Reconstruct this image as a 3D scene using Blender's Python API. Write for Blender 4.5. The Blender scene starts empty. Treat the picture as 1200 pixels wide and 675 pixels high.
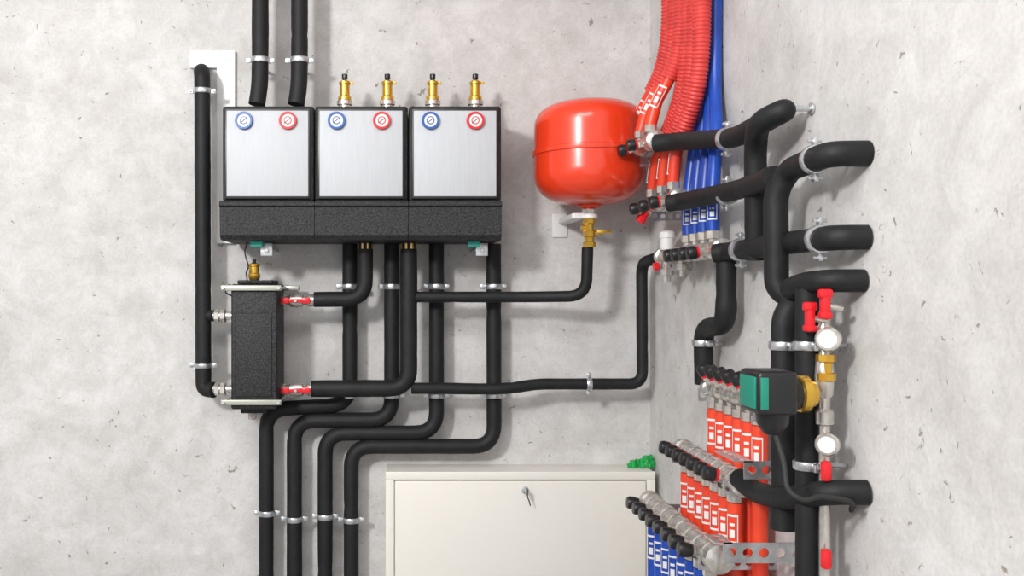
import bpy, bmesh, math, random
from mathutils import Vector, Matrix, noise
random.seed(4)
D=2.4; F=1056.0; ZC=1.35
XW=0.686
def P(px,py,d):
    """metres from survey measurements: d = distance in front of the viewer plane"""
    return Vector(((px-460)*d/F, d-D, ZC-(py-337.5)*d/F))
def B(px,py,t): return P(px,py,D-t)

# ---------------- materials ----------------
MATS={}
def mat(name,col,rough=.5,metal=0.,bump=0.,bscale=200.,col2=None,cscale=60.,spec=.5,detail=3,coat=0.,stretch=None):
    m=bpy.data.materials.new(name); m.use_nodes=True
    nt=m.node_tree; b=nt.nodes['Principled BSDF']
    b.inputs['Base Color'].default_value=(*col,1); b.inputs['Roughness'].default_value=rough
    b.inputs['Metallic'].default_value=metal; b.inputs['Specular IOR Level'].default_value=spec
    b.inputs['Coat Weight'].default_value=coat
    tc=nt.nodes.new('ShaderNodeTexCoord'); src=tc.outputs['Object']
    if stretch:
        mp=nt.nodes.new('ShaderNodeMapping'); mp.inputs['Scale'].default_value=stretch
        nt.links.new(src,mp.inputs['Vector']); src=mp.outputs['Vector']
    if col2:
        n=nt.nodes.new('ShaderNodeTexNoise'); n.inputs['Scale'].default_value=cscale; n.inputs['Detail'].default_value=detail
        nt.links.new(src,n.inputs['Vector'])
        r=nt.nodes.new('ShaderNodeValToRGB'); r.color_ramp.elements[0].position=.38; r.color_ramp.elements[1].position=.65
        r.color_ramp.elements[0].color=(*col,1); r.color_ramp.elements[1].color=(*col2,1)
        nt.links.new(n.outputs['Fac'],r.inputs['Fac']); nt.links.new(r.outputs['Color'],b.inputs['Base Color'])
    if bump:
        n2=nt.nodes.new('ShaderNodeTexNoise'); n2.inputs['Scale'].default_value=bscale; n2.inputs['Detail'].default_value=4
        nt.links.new(src,n2.inputs['Vector'])
        bp=nt.nodes.new('ShaderNodeBump'); bp.inputs['Strength'].default_value=bump; bp.inputs['Distance'].default_value=.002
        nt.links.new(n2.outputs['Fac'],bp.inputs['Height']); nt.links.new(bp.outputs['Normal'],b.inputs['Normal'])
    MATS[name]=m; return m
foam=mat('foam_insulation',(.0085,.009,.010),.6,bump=.5,bscale=70,col2=(.0125,.013,.0145),cscale=25,spec=.32)
epp=mat('epp_insulation',(.007,.007,.008),.6,bump=.6,bscale=260,col2=(.040,.040,.043),cscale=330,detail=1,spec=.35)
silver=mat('brushed_panel',(.475,.495,.52),.6,.1,col2=(.505,.525,.55),cscale=30,stretch=(12,12,.6),spec=.35)
blackp=mat('black_plastic',(.012,.012,.013),.35)
rubber=mat('black_rubber',(.02,.02,.02),.7)
zinc=mat('zinc_steel',(.55,.57,.59),.3,.85,col2=(.68,.69,.71),cscale=80)
nickel=mat('nickel_plate',(.55,.52,.48),.24,.75,col2=(.70,.67,.63),cscale=60)
brass=mat('brass',(.62,.40,.13),.28,.9,col2=(.72,.50,.2),cscale=60)
gold=mat('brass_yellow',(.72,.44,.07),.28,.85)
tankred=mat('tank_red_paint',(.74,.045,.012),.24,coat=.4,bump=.05,bscale=30)
redp=mat('red_plastic',(.66,.012,.02),.28)
redpipe=mat('red_pipe',(.80,.065,.022),.38,col2=(.72,.045,.018),cscale=20)
redcor=mat('red_corrugated',(.66,.05,.042),.5,col2=(.56,.035,.03),cscale=30)
bluepipe=mat('blue_pipe',(.008,.065,.42),.35,col2=(.006,.05,.34),cscale=20)
bluep=mat('blue_plastic',(.015,.09,.38),.35)
white=mat('white_plastic',(.76,.76,.75),.4)
cream=mat('cream_powdercoat',(.74,.715,.66),.42,bump=.08,bscale=500)
bracketm=mat('bracket_offwhite',(.42,.43,.37),.4,.5)
teal=mat('teal_plastic',(.03,.42,.33),.4)
green=mat('green_plastic',(.01,.33,.07),.4)
greenp=mat('actuator_green',(.01,.22,.15),.4)

def wallmat(name,cA,cB):
    m=bpy.data.materials.new(name); m.use_nodes=True; nt=m.node_tree; N=nt.nodes; L=nt.links
    b=N['Principled BSDF']; b.inputs['Roughness'].default_value=.75; b.inputs['Specular IOR Level'].default_value=.3
    tc=N.new('ShaderNodeTexCoord')
    def no(s,d=6,r=.55,dist=0):
        n=N.new('ShaderNodeTexNoise'); n.inputs['Scale'].default_value=s; n.inputs['Detail'].default_value=d
        n.inputs['Roughness'].default_value=r; n.inputs['Distortion'].default_value=dist
        L.new(tc.outputs['Object'],n.inputs['Vector']); return n
    def ramp(src,p0,p1,c0,c1):
        r=N.new('ShaderNodeValToRGB'); r.color_ramp.elements[0].position=p0; r.color_ramp.elements[1].position=p1
        r.color_ramp.elements[0].color=(*c0,1); r.color_ramp.elements[1].color=(*c1,1)
        L.new(src.outputs['Fac'],r.inputs['Fac']); return r
    def mul(a,b_,f):
        mx=N.new('ShaderNodeMixRGB'); mx.blend_type='MULTIPLY'; mx.inputs[0].default_value=f
        L.new(a,mx.inputs[1]); L.new(b_,mx.inputs[2]); return mx.outputs[0]
    n1=no(3.5,9,.68,.7)
    r1=ramp(n1,.34,.66,cA,cB)
    n2=no(50,4,.55,.8); r2=ramp(n2,.285,.33,(.42,.37,.32),(1,1,1))      # pits
    n3=no(15,7,.75,.5);  r3=ramp(n3,.38,.58,(.84,.835,.83),(1,1,1))       # mottling
    n4=no(150,3,.6,0);   r4=ramp(n4,.35,.6,(.90,.895,.89),(1,1,1))       # sand grain
    c=mul(r1.outputs['Color'],r2.outputs['Color'],.85)
    c=mul(c,r3.outputs['Color'],.8); c=mul(c,r4.outputs['Color'],.8)
    L.new(c,b.inputs['Base Color'])
    bp=N.new('ShaderNodeBump'); bp.inputs['Strength'].default_value=.45; bp.inputs['Distance'].default_value=.004
    ad=N.new('ShaderNodeMath'); ad.operation='MULTIPLY_ADD'; ad.inputs[1].default_value=.6
    L.new(n3.outputs['Fac'],ad.inputs[0]); L.new(r2.outputs['Color'],ad.inputs[2])
    L.new(ad.outputs[0],bp.inputs['Height']); L.new(bp.outputs['Normal'],b.inputs['Normal'])
    return m
plaster=wallmat('plaster_concrete',(.545,.53,.52),(.70,.69,.685))
floorm=wallmat('floor_concrete',(.30,.29,.28),(.38,.37,.36))

# ---------------- mesh helpers ----------------
ROOTS=[]
def root(name):
    e=bpy.data.objects.new(name,None); e.empty_display_size=.05
    bpy.context.scene.collection.objects.link(e); ROOTS.append(e); return e
def mk(name,verts,faces,m,parent=None,smooth=True,angle=40):
    me=bpy.data.meshes.new(name); me.from_pydata([tuple(v) for v in verts],[],faces)
    bm=bmesh.new(); bm.from_mesh(me); bmesh.ops.recalc_face_normals(bm,faces=bm.faces); bm.to_mesh(me); bm.free()
    me.materials.append(m)
    o=bpy.data.objects.new(name,me); bpy.context.scene.collection.objects.link(o)
    if smooth:
        for p in me.polygons: p.use_smooth=True
        me.set_sharp_from_angle(angle=math.radians(angle))
    if parent: o.parent=parent
    return o
def box(name,x0,x1,y0,y1,z0,z1,m,parent=None,bev=.0,seg=3):
    bm=bmesh.new(); bmesh.ops.create_cube(bm,size=1)
    for v in bm.verts:
        v.co=Vector(((x0+x1)/2+v.co.x*(x1-x0),(y0+y1)/2+v.co.y*(y1-y0),(z0+z1)/2+v.co.z*(z1-z0)))
    if bev: bmesh.ops.bevel(bm,geom=bm.edges[:],offset=bev,segments=seg,affect='EDGES',profile=.5)
    me=bpy.data.meshes.new(name); bm.to_mesh(me); bm.free(); me.materials.append(m)
    o=bpy.data.objects.new(name,me); bpy.context.scene.collection.objects.link(o)
    if bev:
        for p in me.polygons: p.use_smooth=True
        me.set_sharp_from_angle(angle=math.radians(35))
    if parent: o.parent=parent
    return o
def obox(name,c,ax,ay,az,sx,sy,sz,m,parent,bev=0.001):
    o=box(name,-sx/2,sx/2,-sy/2,sy/2,-sz/2,sz/2,m,parent,bev,2)
    R=Matrix((ax,ay,az)).transposed()
    for v in o.data.vertices: v.co=R@v.co+Vector(c)
    return o
def frame(axis):
    a=Vector(axis).normalized()
    if abs(a.z)>.9: u=(Vector((1,0,0))-a*a.x).normalized()
    else: u=a.cross(Vector((0,0,1))).normalized()
    return a,u,a.cross(u)
def lathe(name,prof,o,axis,m,parent=None,seg=24,angle=35):
    a,u,w=frame(axis); o=Vector(o); V=[];Fc=[]
    for r,h in prof:
        for k in range(seg):
            t=2*math.pi*(k+.5)/seg; V.append(o+a*h+(u*math.cos(t)+w*math.sin(t))*max(r,1e-5))
    n=len(prof)
    for i in range(n-1):
        for k in range(seg):
            k2=(k+1)%seg; Fc.append((i*seg+k,i*seg+k2,(i+1)*seg+k2,(i+1)*seg+k))
    Fc.append(tuple(range(seg))); Fc.append(tuple((n-1)*seg+k for k in range(seg)))
    return mk(name,V,Fc,m,parent,True,angle)
def cyl(name,a,b,r,m,parent=None,seg=20,ch=.12):
    a=Vector(a);b=Vector(b);L=(b-a).length; c=min(r*ch,L*.2)
    return lathe(name,[(r-c,0),(r,c),(r,L-c),(r-c,L)],a,b-a,m,parent,seg)
def fillet(pts,rad,n=8):
    pts=[Vector(p) for p in pts]; out=[pts[0]]
    for i in range(1,len(pts)-1):
        p=pts[i]; d0=(pts[i-1]-p); d1=(pts[i+1]-p); l=min(rad,d0.length*.49,d1.length*.49)
        a=p+d0.normalized()*l; b=p+d1.normalized()*l
        for k in range(n+1):
            s=k/n; out.append(a*(1-s)**2+p*2*s*(1-s)+b*s*s)
    out.append(pts[-1]); return out
def catmull(pts,n=10):
    pts=[Vector(p) for p in pts]; q=[pts[0]*2-pts[1]]+pts+[pts[-1]*2-pts[-2]]; out=[]
    for i in range(1,len(q)-2):
        for k in range(n):
            t=k/n; a,b,c,d=q[i-1],q[i],q[i+1],q[i+2]
            out.append(.5*((2*b)+(c-a)*t+(2*a-5*b+4*c-d)*t*t+(3*b-a-3*c+d)*t**3))
    out.append(pts[-1]); return out
def resample(pts,step):
    out=[pts[0]]
    for a,b in zip(pts,pts[1:]):
        L=(b-a).length
        if L<1e-6: continue
        n=max(1,int(round(L/step)))
        for k in range(1,n+1): out.append(a.lerp(b,k/n))
    return out
def even(pts,step):
    """equal arc-length resampling"""
    out=[pts[0]]; acc=0; last=pts[0]
    for b in pts[1:]:
        a=last
        while True:
            L=(b-a).length
            if acc+L<step: acc+=L; last=b; break
            a=a.lerp(b,(step-acc)/L); out.append(a); acc=0
    return out
def tube(name,pts,r,m,parent=None,rad=.045,wob=.03,corr=None,seg=18,curve=False,step=.02):
    pts=catmull(pts) if curve else fillet(pts,rad)
    pts=even(pts,corr/4) if corr else resample(pts,step)
    V=[];Fc=[]; t0=(pts[1]-pts[0]).normalized(); u=frame(t0)[1]; s=0; off=random.random()*9
    n=len(pts)
    for i,p in enumerate(pts):
        if i: s+=(p-pts[i-1]).length
        t=(pts[min(i+1,n-1)]-pts[max(i-1,0)]).normalized()
        u=(u-t*u.dot(t)).normalized(); w=t.cross(u)
        if corr: rr=r*(1+.06*(1 if (i%4) in (0,1) else -1))
        else: rr=r*(1+wob*noise.noise(Vector((s*14+off,off,0)))+wob*.6*noise.noise(Vector((s*55,off,3))))
        if wob>.02 and not corr and (s+off)%.42<.012: rr*=.94
        for k in range(seg):
            a=2*math.pi*k/seg
            V.append(p+(u*math.cos(a)+w*math.sin(a))*rr)
    for i in range(n-1):
        for k in range(seg):
            k2=(k+1)%seg; Fc.append((i*seg+k,i*seg+k2,(i+1)*seg+k2,(i+1)*seg+k))
    Fc.append(tuple(range(seg))); Fc.append(tuple((n-1)*seg+k for k in range(seg)))
    return mk(name,V,Fc,m,parent,True,60)
def clip(parent,c,axis,wall,r,dist):
    """two-screw pipe clamp with rubber lining and threaded rod to the wall"""
    c=Vector(c); a=Vector(axis).normalized(); w=Vector(wall).normalized(); w=(w-a*w.dot(a)).normalized(); s=a.cross(w)
    R=r+.0025
    lathe('clamp_ring',[(r*.98,-.007),(R,-.0065),(R+.001,-.004),(R+.001,.004),(R,.0065),(r*.98,.007)],c,a,zinc,parent,24)
    for sg in (-1,1):
        obox('clamp_ear',c+s*sg*(R+.0055),s,w,a,.013,.006,.012,zinc,parent)
        cyl('clamp_screw',c+s*sg*(R+.007)-w*.010,c+s*sg*(R+.007)+w*.010,.0028,zinc,parent,8)
    cyl('clamp_rod',c+w*r*.95,c+w*(dist-.001),.004,zinc,parent,8)
    cyl('clamp_nut',c+w*(R),c+w*(R+.008),.008,zinc,parent,6)
WB=Vector((0,1,0)); WR=Vector((1,0,0)); UP=Vector((0,0,1)); YY=Vector((0,1,0))
def bclip(parent,px,py,t,r,horizontal=False):
    clip(parent,B(px,py,t),Vector((1,0,0)) if horizontal else UP,WB,r,t)
def rclip(parent,c,axis,r): clip(parent,c,axis,WR,r,XW-c[0])

# ---------------- room shell ----------------
XL=-1.7; YF=-4.6; H=2.75
box('wall_back',XL-.1,XW+.1,0,.1,0,H,plaster)
box('wall_right',XW,XW+.1,YF,0,0,H,plaster)
box('wall_left',XL-.1,XL,YF,0,0,H,plaster)
box('floor',XL-.1,XW+.1,YF,.1,-.1,0,floorm)
box('ceiling',XL-.1,XW+.1,YF,.1,H,H+.1,white)

# white mounting board: arm behind the riser and upright beside the pump groups
r_=root('white_mounting_board')
a=B(275,59,.016); b=B(222,285,.016); xv0=B(254,0,.016).x; zh=B(0,79,.016).z
V=[];Fc=[]
for y in (0,-.014):
    for x,z in ((b.x,a.z),(a.x,a.z),(a.x,b.z),(xv0,b.z),(xv0,zh),(b.x,zh)): V.append((x,y,z))
Fc=[(0,1,4,5),(1,2,3,4),(6,7,10,11),(7,8,9,10)]+[(k,(k+1)%6,6+(k+1)%6,6+k) for k in range(6)]
mk('board',V,Fc,white,r_,False)
for px,pz in ((268,68),(227,69),(270,100)):
    q=B(px,pz,.016); cyl('board_screw',(q.x,-.014,q.z),(q.x,-.0165,q.z),.005,zinc,r_,10)

# ---------------- pump groups ----------------
def gauge(parent,c,r,m):
    lathe('gauge_bezel',[(r,0),(r,.006),(r*.96,.009),(r*.74,.009),(r*.72,.006)],c,(0,-1,0),m,parent,32)
    lathe('gauge_dial',[(r*.74,0),(r*.74,.0065)],c,(0,-1,0),white,parent,32)
    lathe('gauge_scale_ring',[(r*.46,0),(r*.46,.0070)],c,(0,-1,0),m,parent,24)
    lathe('gauge_face',[(r*.34,0),(r*.34,.0075)],c,(0,-1,0),white,parent,24)
    cc=Vector(c)+Vector((0,-.008,0))
    obox('gauge_needle',cc+Vector((-.001,0,-.001)),Vector((.8,0,.6)),Vector((0,1,0)),Vector((-.6,0,.8)),r*.9,.001,.0018,blackp,parent,.0002)
ux=[(260,368.5),(368.5,478.5),(478.5,588)]
dF=D-.22
vents={0:[],1:[404,454],2:[507,557]}
for i,(pa,pb) in enumerate(ux):
    g=root('pump_group')
    xa=P(pa,0,dF).x; xb=P(pb,0,dF).x; zt=P(0,124,dF).z; zb=P(0,236,dF).z
    box('insulation_shell',xa+.001,xb-.001,-.22,-.02,zb,zt,epp,g,.007)
    pz1=P(0,127.5,dF).z; pz0=P(0,233.5,dF).z; pxa=xa+.008; pxb=xb-.009
    box('front_frame',pxa,pxb,-.226,-.215,pz0,pz1,blackp,g,.002)
    box('front_panel',pxa+.005,pxb-.005,-.229,-.220,pz0+.006,pz1-.006,silver,g,.0015)
    gy=P(0,141.5,D-.23).z
    gx0=P(pa+26,0,D-.23).x; gx1=P(pb-31,0,D-.23).x
    gauge(g,(gx0,-.229,gy),.0215,bluep); gauge(g,(gx1,-.229,gy),.0215,redp)
    x_a=P([257,368.5,478.5][i],0,D-.24).x; x_b=P([368.5,478.5,588.5][i],0,D-.24).x
    zb2=P(0,281,D-.24).z; zt2=zb
    prof=[(-.02,zt2),(-.24,zt2),(-.247,zt2-.006),(-.247,zt2-.012),(-.24,zt2-.016),(-.236,zb2+.012),(-.226,zb2+.001),(-.215,zb2),(-.02,zb2)]
    V=[];nn=len(prof)
    for x in (x_a+.0006,x_b-.0006):
        for y,z in prof: V.append((x,y,z))
    Fc=[tuple(range(nn)),tuple(range(nn,2*nn))]+[(k,(k+1)%nn,nn+(k+1)%nn,nn+k) for k in range(nn)]
    mk('lower_insulation',V,Fc,epp,g,False)
    for vx in vents[i]:
        c=B(vx,126,.13); c.z=zt-.002
        lathe('vent_collar',[(.017,0),(.0185,.003),(.0185,.010),(.015,.013),(.015,.020),(.020,.022),(.020,.032),(.012,.034)],c,UP,nickel,g,12)
        lathe('vent_body',[(.010,.030),(.0165,.034),(.0165,.042),(.0125,.045),(.0125,.072),(.0145,.074),(.0145,.080),(.008,.084)],c,UP,gold,g,20)
        lathe('vent_cap',[(.0055,.080),(.0055,.088),(.0075,.089),(.0075,.099),(.004,.101)],c,UP,blackp,g,12)
        obox('vent_side_key',c+Vector((.017,0,.078)),Vector((1,0,0)),YY,UP,.012,.004,.005,gold,g,.0005)
for px in (303,556):
    g=root('mounting_bracket')
    c=B(px,283,.17); zz=P(0,281,D-.24).z
    box('teal_clip',c.x-.018,c.x+.012,-.19,-.16,zz-.014,zz-.001,teal,g,.002)
    box('angle_flange',c.x+.004,c.x+.030,-.16,0,zz-.020,zz-.016,zinc,g,.001)
    box('angle_plate',c.x+.004,c.x+.034,-.165,-.161,zz-.036,zz-.004,zinc,g,.001)
    cyl('angle_bolt',(c.x+.019,-.165,zz-.022),(c.x+.019,-.171,zz-.022),.006,nickel,g,6)

# ---------------- insulated pipes: back wall ----------------
def pipe(pts,r=.0195,clips=(),rad=.05,name='insulated_pipe',wob=.03):
    g=root(name); tube('foam_sleeve',pts,r,foam,g,rad,wob); return g
for px in (305,351):
    q=B(px,-200,.12); q.z=H-.002
    g=pipe([q,B(px,60,.12),B(px-.5,100,.12),B(px-4,122.5,.125)],.0215,rad=.04)
    bclip(g,px,71,.12,.0215)
zbot=P(0,281,D-.24).z-.001
def top(px,t): 
    v=B(px,290,t); v.z=zbot; return v
def flo(px,t):
    v=B(px,675,t); v.z=0.002; return v
t0=.055
g=pipe([top(410,t0),B(410,474,t0),B(312,480,t0),flo(312,t0)],.0195,rad=.055); bclip(g,410,336,t0,.0195); bclip(g,410,463,t0,.0195); bclip(g,313,601,t0,.0195)
g=pipe([top(459,t0),B(459,492,t0),B(345,493,t0),flo(345,t0)],.0200,rad=.055); bclip(g,459,336,t0,.02); bclip(g,459,463,t0,.02); bclip(g,345,608,t0,.02)
g=pipe([top(511.5,t0),B(511.5,507,t0),B(381,508,t0),flo(381,t0)],.0195,rad=.055); bclip(g,511.5,336,t0,.0195); bclip(g,511.5,463,t0,.0195); bclip(g,381,605,t0,.0195)
g=pipe([top(578.5,t0),B(579,523,t0),B(411.5,523,t0),flo(411.5,t0)],.0195,rad=.055); bclip(g,578.5,336,t0,.0195); bclip(g,579,463,t0,.0195); bclip(g,411.5,609,t0,.0195)
tf=.12
g=pipe([top(428,tf),B(428,350.5,tf),B(368,351,tf)],.0195,rad=.05)
cyl('union_nut',top(428,tf),top(428,tf)-UP*.018,.0205,brass,g,8)
zf=top(479,tf)
g=pipe([zf,B(479,455,tf),B(365,455.5,tf)],.0215,rad=.05,wob=.04)
cyl('union_nut',zf,zf-UP*.018,.0222,brass,g,8)
g=pipe([B(482,455,tf),B(520,455,.115),B(560,456,.115),B(600,455,.115),B(628,450,.10),B(753,450,.09),B(752,308,.09),P(768,303,2.22)],.0145,rad=.035)
bclip(g,690,450,.095,.0145,True)
g=pipe([B(484,348,.12),B(620,348,.12),B(687,347,.17),B(688.5,290,.18)],.0140,rad=.045)
tl=.085
g=pipe([B(236,84,.002),B(236.5,84,.07),B(237,90,tl),B(238.5,456,tl),B(251,457,.10)],.0205,rad=.045)
bclip(g,237,107,tl,.0205); bclip(g,238,428,tl,.0205)
tube('foam_branch',[B(240,370,tl),B(251,370,.10)],.0150,foam,g)

# ---------------- hydraulic separator ----------------
g=root('hydraulic_separator')
def sx(px,t=.19): return P(px,0,D-t).x
def sz(py,t=.19): return P(0,py,D-t).z
X0,X1=sx(270.5),sx(325); Z0,Z1=sz(480),sz(333)
box('insulation_body',X0,X1,-.19,-.05,Z0,Z1,epp,g,.006)
box('front_rib_recess',X0+.010,X1-.012,-.1925,-.18,Z0+.03,Z1-.07,epp,g,.004)
box('body_top_cap',X0+.012,X1-.012,-.17,-.07,Z1,Z1+.010,epp,g,.004)
box('body_bottom_cap',X0+.018,X1-.03,-.16,-.08,Z0-.014,Z0,epp,g,.004)
for py,nm in ((337.5,'clamp_top'),(471.5,'clamp_bottom')):
    z=sz(py,.195)
    box(nm,sx(259,.195),sx(330,.195),-.2,-.194,z-.0065,z+.0065,bracketm,g,.0015)
    box(nm+'_rear',sx(259,.195),sx(330,.195),-.045,-.038,z-.008,z+.008,bracketm,g,.002)
    for px in (262,327):
        cyl(nm+'_screw',(sx(px,.195),-.206,z),(sx(px,.195),-.03,z),.004,zinc,g,8)
    box(nm+'_arm',sx(328,.15),sx(346,.15),-.06,-.045,z-.006,z+.006,bracketm,g,.002)
    cyl(nm+'_standoff',(sx(335,.15),-.055,z),(sx(335,.15),0,z),.005,zinc,g,8)
zt=Z1+.01; cx=sx(298,.12)
lathe('vent_body',[(.010,0),(.012,.002),(.0155,.008),(.0155,.016),(.013,.018),(.013,.034),(.015,.036),(.015,.041),(.006,.044)],(cx,-.12,zt),UP,gold,g,20)
lathe('vent_cap',[(.005,.043),(.005,.052),(.003,.053)],(cx,-.12,zt),UP,blackp,g,10)
cyl('drain_stub',(cx-.005,-.12,Z0-.012),(cx-.005,-.12,Z0-.034),.011,nickel,g,6)
tube('sensor_wire',[B(290,284,.16),B(287,296,.17),B(291,312,.17),(cx-.02,-.12,zt+.02),(cx-.018,-.12,zt)],.0018,rubber,g,wob=0,curve=True,seg=6)
tube('sensor_wire_b',[(X0+.004,-.14,Z1-.01),(X0-.012,-.15,Z1-.002),(X0-.020,-.15,Z1-.02),(X0-.004,-.12,Z1-.032)],.0018,rubber,g,wob=0,curve=True,seg=6)
for py in (370,456):
    c=B(250,py,.10)
    cyl('union_pipe',c,(X0+.01,c.y,c.z),.011,nickel,g,16)
    lathe('union_nut',[(.013,0),(.0165,.002),(.0165,.012),(.013,.014)],c+Vector((.002,0,0)),(1,0,0),nickel,g,6)
    lathe('union_collar',[(.014,0),(.0185,.002),(.0185,.013),(.015,.015)],c+Vector((.018,0,0)),(1,0,0),nickel,g,8)
def ballvalve(g,a,b,handle_m=redp,front=Vector((0,-1,0)),r=.012,hl=.05):
    a=Vector(a);b=Vector(b);L=(b-a).length; ax=(b-a).normalized(); m_=(a+b)/2
    lathe('valve_body',[(r*.9,0),(r*.95,.002),(r*.95,L*.15),(r*.7,L*.18),(r*.7,L*.28),(r*1.05,L*.33),(r*1.15,L*.5),(r*1.05,L*.67),(r*.7,L*.72),(r*.7,L*.8),(r*1.0,L*.83),(r*1.0,L)],a,ax,nickel,g,16)
    cyl('valve_stem',m_,m_+front*(r+.012),.004,nickel,g,10)
    up=ax.cross(front)
    obox('valve_lever',m_+front*(r+.012),ax,front,up,hl,.005,.010,handle_m,g,.002)
    for s in (-1,1):
        obox('valve_lever_tip',m_+front*(r+.014)+ax*s*hl*.36,ax,front,up,hl*.3,.007,.015,handle_m,g,.003)
    cyl('valve_lever_bolt',m_+front*(r+.012),m_+front*(r+.018),.0045,nickel,g,6)
for py in (352,456):
    a=B(327,py,.12); b=B(368,py,.12); a.x=X1-.004
    ballvalve(g,a,b,hl=.074,r=.0165)

# ---------------- expansion tank ----------------
g=root('expansion_tank')
c=P(690.5,180,2.22); R=.1345; hh=.127
prof=[]
for k in range(0,13):
    a_=math.pi/2*k/12; prof.append((R*math.sin(a_)**.66 if k else 0.001,-.050-(hh-.050)*math.cos(a_)**.95))
prof+= [(R,-.045),(R,-.014)]
prof+= [(R,-.006),(R+.004,-.005),(R+.0045,.000),(R+.0045,.006),(R,.008)]
prof+= [(R,.06)]
for k in range(12,-1,-1):
    a_=math.pi/2*k/12; prof.append((R*math.sin(a_)**.60 if k else .001,.066+(hh-.066)*math.cos(a_)**.9))
lathe('tank_shell',prof,c,UP,tankred,g,64,50)
cb=c-UP*hh
lathe('tank_neck',[(.028,.012),(.030,-.002),(.026,-.006),(.013,-.008),(.013,-.018)],cb,UP,tankred,g,24)
lathe('nickel_union',[(.012,-.002),(.012,-.010),(.018,-.011),(.018,-.026),(.013,-.028),(.013,-.034)],cb,UP,nickel,g,8)
lathe('brass_tee',[(.012,-.030),(.0155,-.033),(.0155,-.045),(.011,-.048),(.011,-.062),(.0155,-.064),(.0155,-.078),(.012,-.080),(.012,-.090),(.0165,-.092),(.0165,-.104)],cb,UP,gold,g,8)
cyl('tee_outlet',cb-UP*.070,cb-UP*.070+Vector((.026,0,0)),.009,brass,g,8)
obox('tee_lever',cb-UP*.068+Vector((.034,-.01,.002)),Vector((1,0,0)),YY,UP,.034,.004,.008,gold,g,.001)
cyl('check_button',cb-UP*.056-Vector((.02,0,0)),cb-UP*.056,.008,gold,g,8)
box('wall_bracket_plate',cb.x-.06,cb.x-.020,-.006,0,cb.z-.070,cb.z-.006,white,g,.003)
box('wall_bracket_arm',cb.x-.044,cb.x-.012,cb.y-.01,-.004,cb.z-.034,cb.z-.020,white,g,.003)
cyl('bracket_ring',cb-UP*.022,cb-UP*.034,.021,white,g,16)

# ---------------- cabinet ----------------
g=root('manifold_cabinet')
cx0=B(453,0,0).x; cx1=.668; ct=B(0,544,0).z; cb0=.30; cy=-.10
box('cabinet_body',cx0,cx1,cy+.004,0,cb0,ct,cream,g,.002)
fw=.020
box('frame_top',cx0-.002,cx1+.002,cy-.004,cy+.006,ct-fw,ct+.001,cream,g,.002)
box('frame_a',cx0-.002,cx0+fw,cy-.004,cy+.006,cb0,ct-fw,cream,g,.002)
box('frame_b',cx1-fw,cx1+.002,cy-.004,cy+.006,cb0,ct-fw,cream,g,.002)
box('cabinet_door',cx0+fw+.002,cx1-fw-.002,cy-.005,cy+.006,cb0,ct-fw-.003,cream,g,.003)
kp=P(615,574,2.295)
lathe('lock_escutcheon',[(.009,0),(.009,.004),(.005,.005)],(kp.x,cy-.005,kp.z),(0,-1,0),zinc,g,20)
obox('key_blade',(kp.x,cy-.018,kp.z),Vector((1,0,0)),YY,UP,.004,.022,.008,zinc,g,.0005)
obox('key_bow',(kp.x+.001,cy-.034,kp.z-.003),Vector((1,0,0)),YY,UP,.004,.014,.02,blackp,g,.002)
tube('key_ring',[(kp.x,cy-.036,kp.z-.008),(kp.x+.006,cy-.034,kp.z-.02),(kp.x+.010,cy-.034,kp.z-.034)],.0014,blackp,g,wob=0,curve=True,seg=6)
g=root('green_valve_handles')
for k,(px,an) in enumerate(((742,.3),(753,-.5),(764,.8),(757,.1))):
    c=P(px,545,2.35); c.z=ct+.009+(.012 if k==3 else 0)
    v=Vector((math.cos(an),math.sin(an),.15)).normalized(); s_=v.cross(UP).normalized(); u_=s_.cross(v)
    obox('handle_bar',c,v,s_,u_,.034,.010,.012,green,g,.003)
    cyl('handle_hub',c-u_*.008,c+u_*.011,.008,green,g,12)
    obox('handle_tip',c+v*.014+u_*.006,v,s_,u_,.008,.014,.012,green,g,.003)

# ---------------- perforated strip ----------------
def perforated(parent,a,b,up,w,name='perforated_rail'):
    a=Vector(a);b=Vector(b);L=(b-a).length;ax=(b-a).normalized();up=Vector(up).normalized()
    n=max(1,int(round(L/(w*.8)))); cw=L/n; V=[];Fc=[]
    for i in range(n):
        c=a+ax*cw*(i+.5); base=len(V)
        outer=[(1,0),(1,1),(0,1),(-1,1),(-1,0),(-1,-1),(0,-1),(1,-1)]
        for x,y in outer: V.append(c+ax*x*cw/2+up*y*w/2)
        for k in range(8):
            t=k*math.pi/4; V.append(c+ax*math.cos(t)*cw*.33+up*math.sin(t)*w*.25)
        for k in range(8):
            k2=(k+1)%8; Fc.append((base+k,base+k2,base+8+k2,base+8+k))
    bm=bmesh.new(); vs=[bm.verts.new(v) for v in V]
    for f in Fc: bm.faces.new([vs[i] for i in f])
    bmesh.ops.remove_doubles(bm,verts=bm.verts,dist=1e-5)
    bmesh.ops.recalc_face_normals(bm,faces=bm.faces)
    me=bpy.data.meshes.new(name); bm.to_mesh(me); bm.free(); me.materials.append(zinc)
    o=bpy.data.objects.new(name,me); bpy.context.scene.collection.objects.link(o); o.parent=parent
    md=o.modifiers.new('s','SOLIDIFY'); md.thickness=.002; return o

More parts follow.
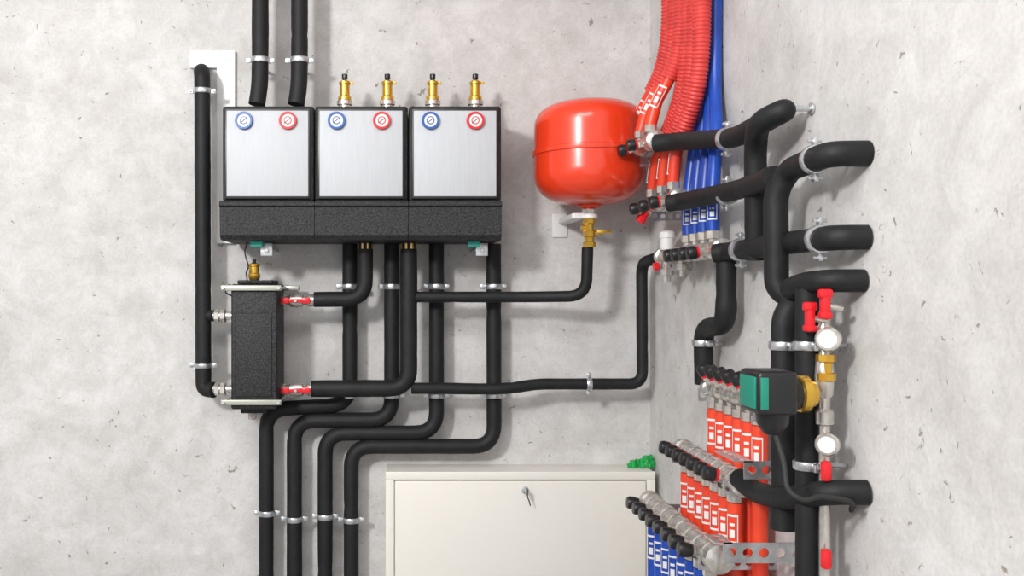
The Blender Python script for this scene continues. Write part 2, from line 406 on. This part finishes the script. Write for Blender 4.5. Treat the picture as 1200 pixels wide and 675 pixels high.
# ---------------- manifolds ----------------
def label(parent,c,axis,r,h,facing,m=white):
    """printed white sticker wrapped round the pipe"""
    a=Vector(axis).normalized(); f=Vector(facing); f=(f-a*f.dot(a)).normalized(); s=a.cross(f); V=[];Fc=[]
    def patch(t0,t1,h0,h1):
        b0=len(V); n=5
        for i in range(n+1):
            t=t0+(t1-t0)*i/n
            for hh in (h0,h1): V.append(Vector(c)+a*hh+(f*math.cos(t)+s*math.sin(t))*(r+.0008))
        for i in range(n): Fc.append((b0+2*i,b0+2*i+1,b0+2*i+3,b0+2*i+2))
    patch(-.7,.7,h*.42,h*.5); patch(-.7,.7,-h*.5,-h*.42); patch(-.7,-.58,-h*.5,h*.5); patch(.58,.7,-h*.5,h*.5); patch(-.3,.3,-h*.30,-h*.02); patch(-.3,.3,h*.1,h*.2)
    mk('printed_label',V,Fc,m,parent,False)
def manifold(X,Z,d0,d1,n,updown,caps,pm,r=.0165,pd=None,knob=blackp,band=redp,name='heating_manifold',cs=1.0,tilt=.12):
    g=root(name); y0=d0-D; y1=d1-D
    L=y0-y1; pr=[(r*.8,0),(r*1.25,.001),(r*1.25,.018),(r,.020)]
    prof=list(pr)
    dep=[y0-.035-(L-.085)*i/(n-1) for i in range(n)] if pd is None else [d-D for d in pd]
    hs=sorted([y0-y for y in dep])
    for h in hs: prof+=[(r,h-.014),(r*1.12,h-.011),(r*1.12,h+.011),(r,h+.014)]
    prof+=[(r,L-.028),(r*1.3,L-.026),(r*1.3,L-.004),(r*.9,L)]
    lathe('manifold_bar',prof,(X,y0,Z),(0,-1,0),nickel,g,20)
    s=-1 if updown=='down' else 1
    cd=Vector((-1,0,tilt*(-s))).normalized() if caps=='left' else Vector((-.55,0,-s)).normalized()
    for i,y in enumerate(dep):
        c=Vector((X,y,Z))
        lathe('port_union',[(.0085,r*.8),(.0085,r+.006),(.0145,r+.007),(.0145,r+.022),(.0125,r+.024)],c,(0,0,s),nickel,g,8)
        lathe('valve_spindle',[(.008,r*.8),(.008,r+.010*cs),(.0105,r+.011*cs),(.0105,r+.018*cs)],c,cd,nickel,g,10)
        lathe('valve_band',[(.012,r+.017*cs),(.012,r+.023*cs)],c,cd,band,g,14)
        lathe('valve_cap',[(.0115,r+.022*cs),(.0135,r+.024*cs),(.0140,r+.038*cs),(.012,r+.044*cs),(.006,r+.045*cs)],c,cd,knob,g,14)
    return g,dep
gT,dT=manifold(.572,ZC+.322,2.19,1.95,3,'up','left',redcor,knob=blackp,cs=.8)
gM,dM=manifold(.607,ZC+.190,2.14,1.90,3,'up','left',redcor,knob=blackp,cs=.8)
gL,dL=manifold(.640,ZC+.075,2.14,1.74,4,'up','left',bluepipe,pd=[1.95,1.90,1.85,1.80],knob=blackp,cs=.8)
c=Vector((.640,2.10-D,ZC+.075))
lathe('white_head',[(.014,.014),(.016,.020),(.016,.040),(.018,.042),(.018,.054),(.013,.058)],c,UP,white,gL,20)
lathe('drain_valve',[(.010,.010),(.010,.03),(.015,.031),(.015,.045),(.009,.046),(.009,.062)],c,-UP,nickel,gL,8)
lathe('drain_knob',[(.010,.02),(.010,.032)],c+Vector((0,-.0,-.02)),(-1,0,-.2),redp,gL,10)
c=Vector((.640,1.99-D,ZC+.075))
lathe('drain_valve',[(.009,.010),(.009,.02),(.013,.021),(.013,.035),(.007,.036),(.007,.050)],c,-UP,nickel,gL,8)
cT=Vector((.572,2.17-D,ZC+.322))
lathe('end_drain',[(.008,.015),(.008,.028),(.012,.03),(.012,.044),(.006,.046)],cT,(-.8,0,-.5),redp,gT,10)
lathe('end_drain',[(.008,.015),(.008,.028),(.012,.03),(.012,.044),(.006,.046)],Vector((.607,2.12-D,ZC+.190)),(-.6,0,-.8),redp,gM,10)
for g_,X_,Z_,ys in ((gT,.572,ZC+.322,(2.13,)),(gM,.607,ZC+.19,(2.08,)),(gL,.64,ZC+.075,(2.06,1.77))):
    for d_ in ys:
        perforated(g_,(X_-.01,d_-D,Z_-.024),(XW,d_-D,Z_-.024),UP,.022)

# hoses
g=root('red_hose_bundle')
tops=[(.620,2.04),(.620,1.995),(.620,1.95)]
for i,y in enumerate(dT):
    X_,d=tops[i]; e=Vector((.572,y,ZC+.322+.038)); yy=d-D
    p1=e+Vector((.012,(yy-y)*.1,.05)); p2=Vector((X_+.002,y+(yy-y)*.6,ZC+.50))
    path=[e,p1,p2,Vector((X_+.008,yy,ZC+.62)),Vector((X_,yy,ZC+.85)),Vector((X_-.010,yy,H-.002))]
    cp=catmull(path)
    tube('pex_pipe',[e,p1,cp[12],cp[15],cp[18]],.0135,redpipe,g,wob=0,curve=True)
    label(g,(cp[10]+cp[13])/2,cp[13]-cp[10],.0143,.05,(-.5,-1,0))
    tube('corrugated_sleeve',cp[16:],.0185,redcor,g,rad=.001,corr=.0080,seg=16)
g=root('red_hose_bundle')
tops=[(.632,1.92),(.632,1.88),(.632,1.84)]
for i,y in enumerate(dM):
    X_,d=tops[i]; e=Vector((.607,y,ZC+.190+.038)); yy=d-D
    p1=e+Vector((.003,(yy-y)*.1,.06)); p2=Vector((X_-.001,y+(yy-y)*.75,ZC+.42))
    path=[e,p1,p2,Vector((X_,yy,ZC+.58)),Vector((X_-.004,yy,ZC+.80)),Vector((X_-.010,yy,H-.002))]
    cp=catmull(path)
    tube('pex_pipe',[e,p1,cp[12],cp[14]],.0130,redpipe,g,wob=0,curve=True)
    label(g,e+Vector((.001,0,.04)),p1-e,.0141,.045,(-.5,-1,0))
    tube('corrugated_sleeve',cp[13:],.0180,redcor,g,rad=.001,corr=.0080,seg=16)
g=root('blue_hose_bundle')
for i,y in enumerate(dL):
    e=Vector((.640,y,ZC+.075+.038)); yy=1.945-.026*i-D
    tube('pex_pipe',[e,e+Vector((0,0,.08)),e+Vector((.014,(yy-y)*.3,.2)),Vector((.6685,yy,ZC+.45)),Vector((.671,yy,ZC+.8)),Vector((.671,yy,H-.002))],.0128,bluepipe,g,wob=.0,curve=True)
    label(g,e+Vector((0,0,.04)),(0,0,1),.0136,.035,(-.5,-1,0))

# lower three racks
g1,d1_=manifold(.652,ZC-.205,1.86,1.55,6,'down','up',redpipe,knob=blackp,band=redp,cs=.9,r=.015)
g2,d2_=manifold(.620,ZC-.345,1.93,1.58,7,'down','left',redpipe,band=redp,r=.0185,cs=.9,tilt=.2)
g3,d3_=manifold(.576,ZC-.478,2.02,1.58,8,'down','left',bluepipe,band=blackp,r=.020,cs=.9,tilt=.1)
for (gg,dd,X,Z,m,nm,rm) in ((g1,d1_,.652,ZC-.205,redpipe,'red_pex_pipe_row',.015),(g2,d2_,.620,ZC-.345,redpipe,'red_pex_pipe_row',.0185),(g3,d3_,.576,ZC-.478,bluepipe,'blue_pex_pipe_row',.020)):
    q=root(nm)
    for y in dd:
        e=Vector((X,y,Z-rm-.0245)); dx=.003
        tube('pex_pipe',[e,e+Vector((0,0,-.1)),Vector((X+dx,y,.3)),Vector((X+dx,y,0.001))],.0140,m,q,wob=0,curve=True)
        label(q,e-UP*.045,(0,0,1),.0148,.052,(-.9,-1,0))
for gg,X,Z,ds in ((g1,.652,ZC-.205,(1.845,1.565)),(g2,.620,ZC-.345,(1.915,1.62)),(g3,.576,ZC-.478,(2.00,1.62))):
    for d in ds:
        perforated(gg,(X-.03,d-D-.012,Z-.012),(XW,d-D-.012,Z-.012),UP,.026)
    perforated(gg,(X+.026,ds[0]-D,Z-.012),(X+.026,ds[1]-D,Z-.012),(0,0,1),.022)
q=root('wall_console_bracket')
perforated(q,P(872,551,1.50),Vector((XW,1.50-D,P(0,551,1.5).z)),UP,.030); perforated(q,P(872,551,1.50)+UP*.015,P(872,551,1.50)+UP*.015+YY*.10,(1,0,0),.03)
q=root('wall_console_bracket')
perforated(q,P(848,648,1.50),Vector((XW,1.50-D,P(0,648,1.5).z)),UP,.034); perforated(q,P(848,648,1.50)+UP*.017,P(848,648,1.50)+UP*.017+YY*.05,(1,0,0),.03)
perforated(q,Vector((XW-.003,1.5-D,P(0,648,1.5).z-.05)),Vector((XW-.003,1.5-D,P(0,648,1.5).z+.05)),YY,.03)

# ---------------- insulated pipework on the right wall ----------------
rr=.0190
g=pipe([P(768,168,1.93),P(792,166,1.90),P(862,162,1.68),P(924,127,1.46),P(890,142,1.50),P(885,165,1.57),P(886,304,1.60)],rr,rad=.045)
rclip(g,P(852,163,1.71),P(862,162,1.68)-P(792,166,1.90),rr)
q=P(917,127,1.47)
cyl('hanger_rod',q+Vector((.015,0,.0)),Vector((XW-.001,q.y,q.z)),.005,zinc,g,8); cyl('hanger_plate',(XW-.005,q.y,q.z),(XW-.001,q.y,q.z),.010,zinc,g,16)
mz=P(0,180,1.30).z
g=pipe([P(783,238,1.88),P(800,236,1.86),P(868,222,1.62),P(906,207,1.46)],.0180,rad=.05)
rclip(g,P(852,227,1.68),YY,.0180)
g=pipe([Vector((XW-.001,1.30-D,mz)),P(972,180,1.30),P(925,199,1.44),P(909,225,1.46),P(910,338,1.46),P(933,352,1.44),P(918,372,1.44),P(918,432,1.44),P(918,620,1.44)],rr,rad=.04)
rclip(g,P(955,187,1.35),P(972,180,1.30)-P(925,199,1.44),rr); rclip(g,P(918,405,1.44),UP,rr)
lz=P(0,279,1.32).z
g=pipe([P(838,297,1.74),P(855,295,1.72),Vector((.640,1.42-D,lz)),Vector((.642,1.305-D,lz)),Vector((XW-.001,1.30-D,lz))],.0185,rad=.04)
rclip(g,P(868,293,1.66),YY,.0185); rclip(g,Vector((.641,1.352-D,lz)),YY,.0185)
g=pipe([P(851,300,1.74),P(851,380,1.74),P(824,385,1.87),P(825,450,1.875)],.0195,rad=.04,wob=.07)
rclip(g,P(824,402,1.87),UP,.0195)
z4=P(0,329,1.32).z
g=pipe([P(926,338,1.42),P(945,331,1.36),Vector((.636,1.315-D,z4)),Vector((XW-.001,1.31-D,z4))],.0170,rad=.04)
g=pipe([P(946,338,1.36),P(946,445,1.36),P(946,600,1.36),Vector((P(946,0,1.36).x,1.36-D,0.002))],.0170,rad=.045)
rclip(g,P(946,405,1.36),UP,.0170); rclip(g,P(946,545,1.36),UP,.0170)
z5=P(0,577,1.30).z
g=pipe([P(866,560,1.58),P(884,576,1.53),P(915,585,1.42),P(968,577,1.31),Vector((XW-.001,1.30-D,z5))],.0180,rad=.045)

# ---------------- mixing valve, actuator and gauges ----------------
g=root('mixing_valve_actuator')
xa=P(889,0,1.27).x; xb=P(936,0,1.27).x; z1_=P(0,436,1.27).z; z0_=P(0,487,1.27).z; ya=1.27-D; yb=1.34-D
box('actuator_housing',xa,xb,ya,yb,z0_,z1_,blackp,g,.006)
box('green_cover',xa-.003,xa+.002,ya+.008,yb-.008,z0_+.008,z1_-.008,greenp,g,.001)
box('green_front_plate',xa+.003,xa+.014,ya-.002,ya+.003,z0_+.008,z1_-.008,greenp,g,.001)
zc_=(z0_+z1_)/2
lathe('actuator_neck',[(.026,0),(.024,.008),(.022,.02)],(xb-.002,(ya+yb)/2,zc_-.004),(1,0,0),blackp,g,24)
lathe('brass_collar',[(.024,0),(.027,.002),(.027,.013),(.020,.016),(.018,.024)],(xb+.014,(ya+yb)/2,zc_-.004),(1,0,0),gold,g,12)
lathe('cable_gland',[(.024,0),(.022,.018),(.015,.030),(.010,.034)],((xa+xb)/2+.006,(ya+yb)/2,z0_+.002),(0,0,-1),blackp,g,20)
tube('power_cable',[((xa+xb)/2+.006,(ya+yb)/2,z0_-.02),P(918,540,1.28),P(923,572,1.26),P(942,586,1.25),P(962,582,1.26),Vector((.645,1.27-D,P(0,588,1.27).z)),Vector((XW-.004,1.34-D,P(0,606,1.30).z))],.0036,rubber,g,wob=0,curve=True,seg=8)
g=root('valve_and_gauge_group')
xv=.640; yv=1.335-D
lathe('valve_body',[(.010,-.10),(.013,-.098),(.013,-.080),(.008,-.075),(.008,-.06),(.012,-.055),(.014,-.03),(.012,0),(.008,.006),(.008,.02),(.012,.024),(.012,.045),(.009,.05),(.009,.070)],(xv,yv,P(0,420,1.32).z),UP,nickel,g,16)
gz=P(0,398,1.30).z
lathe('pressure_gauge_case',[(.016,0),(.018,.004),(.018,.012),(.016,.014)],(xv,yv-.016,gz),(-.8,-1,0),nickel,g,28)
lathe('pressure_gauge_face',[(.013,.0),(.013,.0145)],(xv,yv-.016,gz),(-.8,-1,0),white,g,28)
for (px,py,d) in ((949,372,1.33),(967,357,1.31)):
    c=P(px,py,d)
    obox('red_handle',c,Vector((1,0,0)),YY,UP,.013,.013,.044,redp,g,.004)
    obox('red_handle_tip',c+UP*.016,Vector((1,0,0)),YY,UP,.019,.015,.014,redp,g,.004)
    obox('red_handle_foot',c-UP*.016,Vector((1,0,0)),YY,UP,.017,.015,.010,redp,g,.003)
    cyl('handle_stem',c,Vector((c.x+.025,c.y,c.z-.006)),.005,nickel,g,8)
lathe('brass_elbow',[(.010,-.02),(.014,-.018),(.014,-.008),(.010,-.006),(.010,.008),(.014,.010),(.014,.02)],(xv,yv-.004,P(0,432,1.32).z),UP,gold,g,8)
c=Vector((xv,yv-.014,P(0,520,1.32).z))
lathe('second_gauge_case',[(.015,0),(.017,.004),(.017,.012),(.015,.014)],c,(-.8,-1,0),nickel,g,28)
lathe('second_gauge_face',[(.012,.0),(.012,.0145)],c,(-.8,-1,0),white,g,28)
for py in (552,655):
    obox('red_knob',P(968,py,1.31),Vector((1,0,0)),YY,UP,.014,.014,.030,redp,g,.005)
tube('riser',[(xv,yv,P(0,420,1.3).z),(xv,yv,.5),(xv,yv,0.001)],.008,nickel,g,wob=0)

# ---------------- group pivots ----------------
bpy.context.view_layer.update()
for e in ROOTS:
    ch=[o for o in e.children if o.type=='MESH']
    if not ch: continue
    n=0; c=Vector((0,0,0))
    for o in ch:
        for v in o.data.vertices: c+=v.co; n+=1
    c/=n
    e.location=c
    for o in ch: o.data.transform(Matrix.Translation(-c))

# ---------------- light ----------------
def area(name,loc,target,size,power,col=(1,1,1)):
    l=bpy.data.lights.new(name,'AREA'); l.shape='DISK'; l.size=size; l.energy=power; l.color=col
    o=bpy.data.objects.new(name,l); bpy.context.scene.collection.objects.link(o); o.location=loc
    o.rotation_euler=(Vector(target)-Vector(loc)).to_track_quat('-Z','Y').to_euler(); return o
area('ceiling_spotlight',(-1.35,-2.9,2.35),(.1,0,1.4),.34,66,(1,.99,.975))
area('overhead_fill_light',(-.3,-2.2,2.7),(-.3,-1.6,0),1.2,29,(1,1,.99))  # broad soft fill added to lift the shade, not a fixture of the room
w=bpy.data.worlds.new('world'); bpy.context.scene.world=w; w.use_nodes=True
w.node_tree.nodes['Background'].inputs[0].default_value=(.96,.98,1,1); w.node_tree.nodes['Background'].inputs[1].default_value=.98

# ---------------- camera ----------------
cd=bpy.data.cameras.new('camera'); cam=bpy.data.objects.new('camera',cd); bpy.context.scene.collection.objects.link(cam)
cam.location=(0,-D,ZC); cam.rotation_euler=(math.pi/2,0,0)
cd.sensor_width=36; cd.lens=F/1200*36; cd.shift_x=140/1200; cd.clip_start=.02
bpy.context.scene.camera=cam
bpy.context.scene.view_settings.view_transform='Standard'
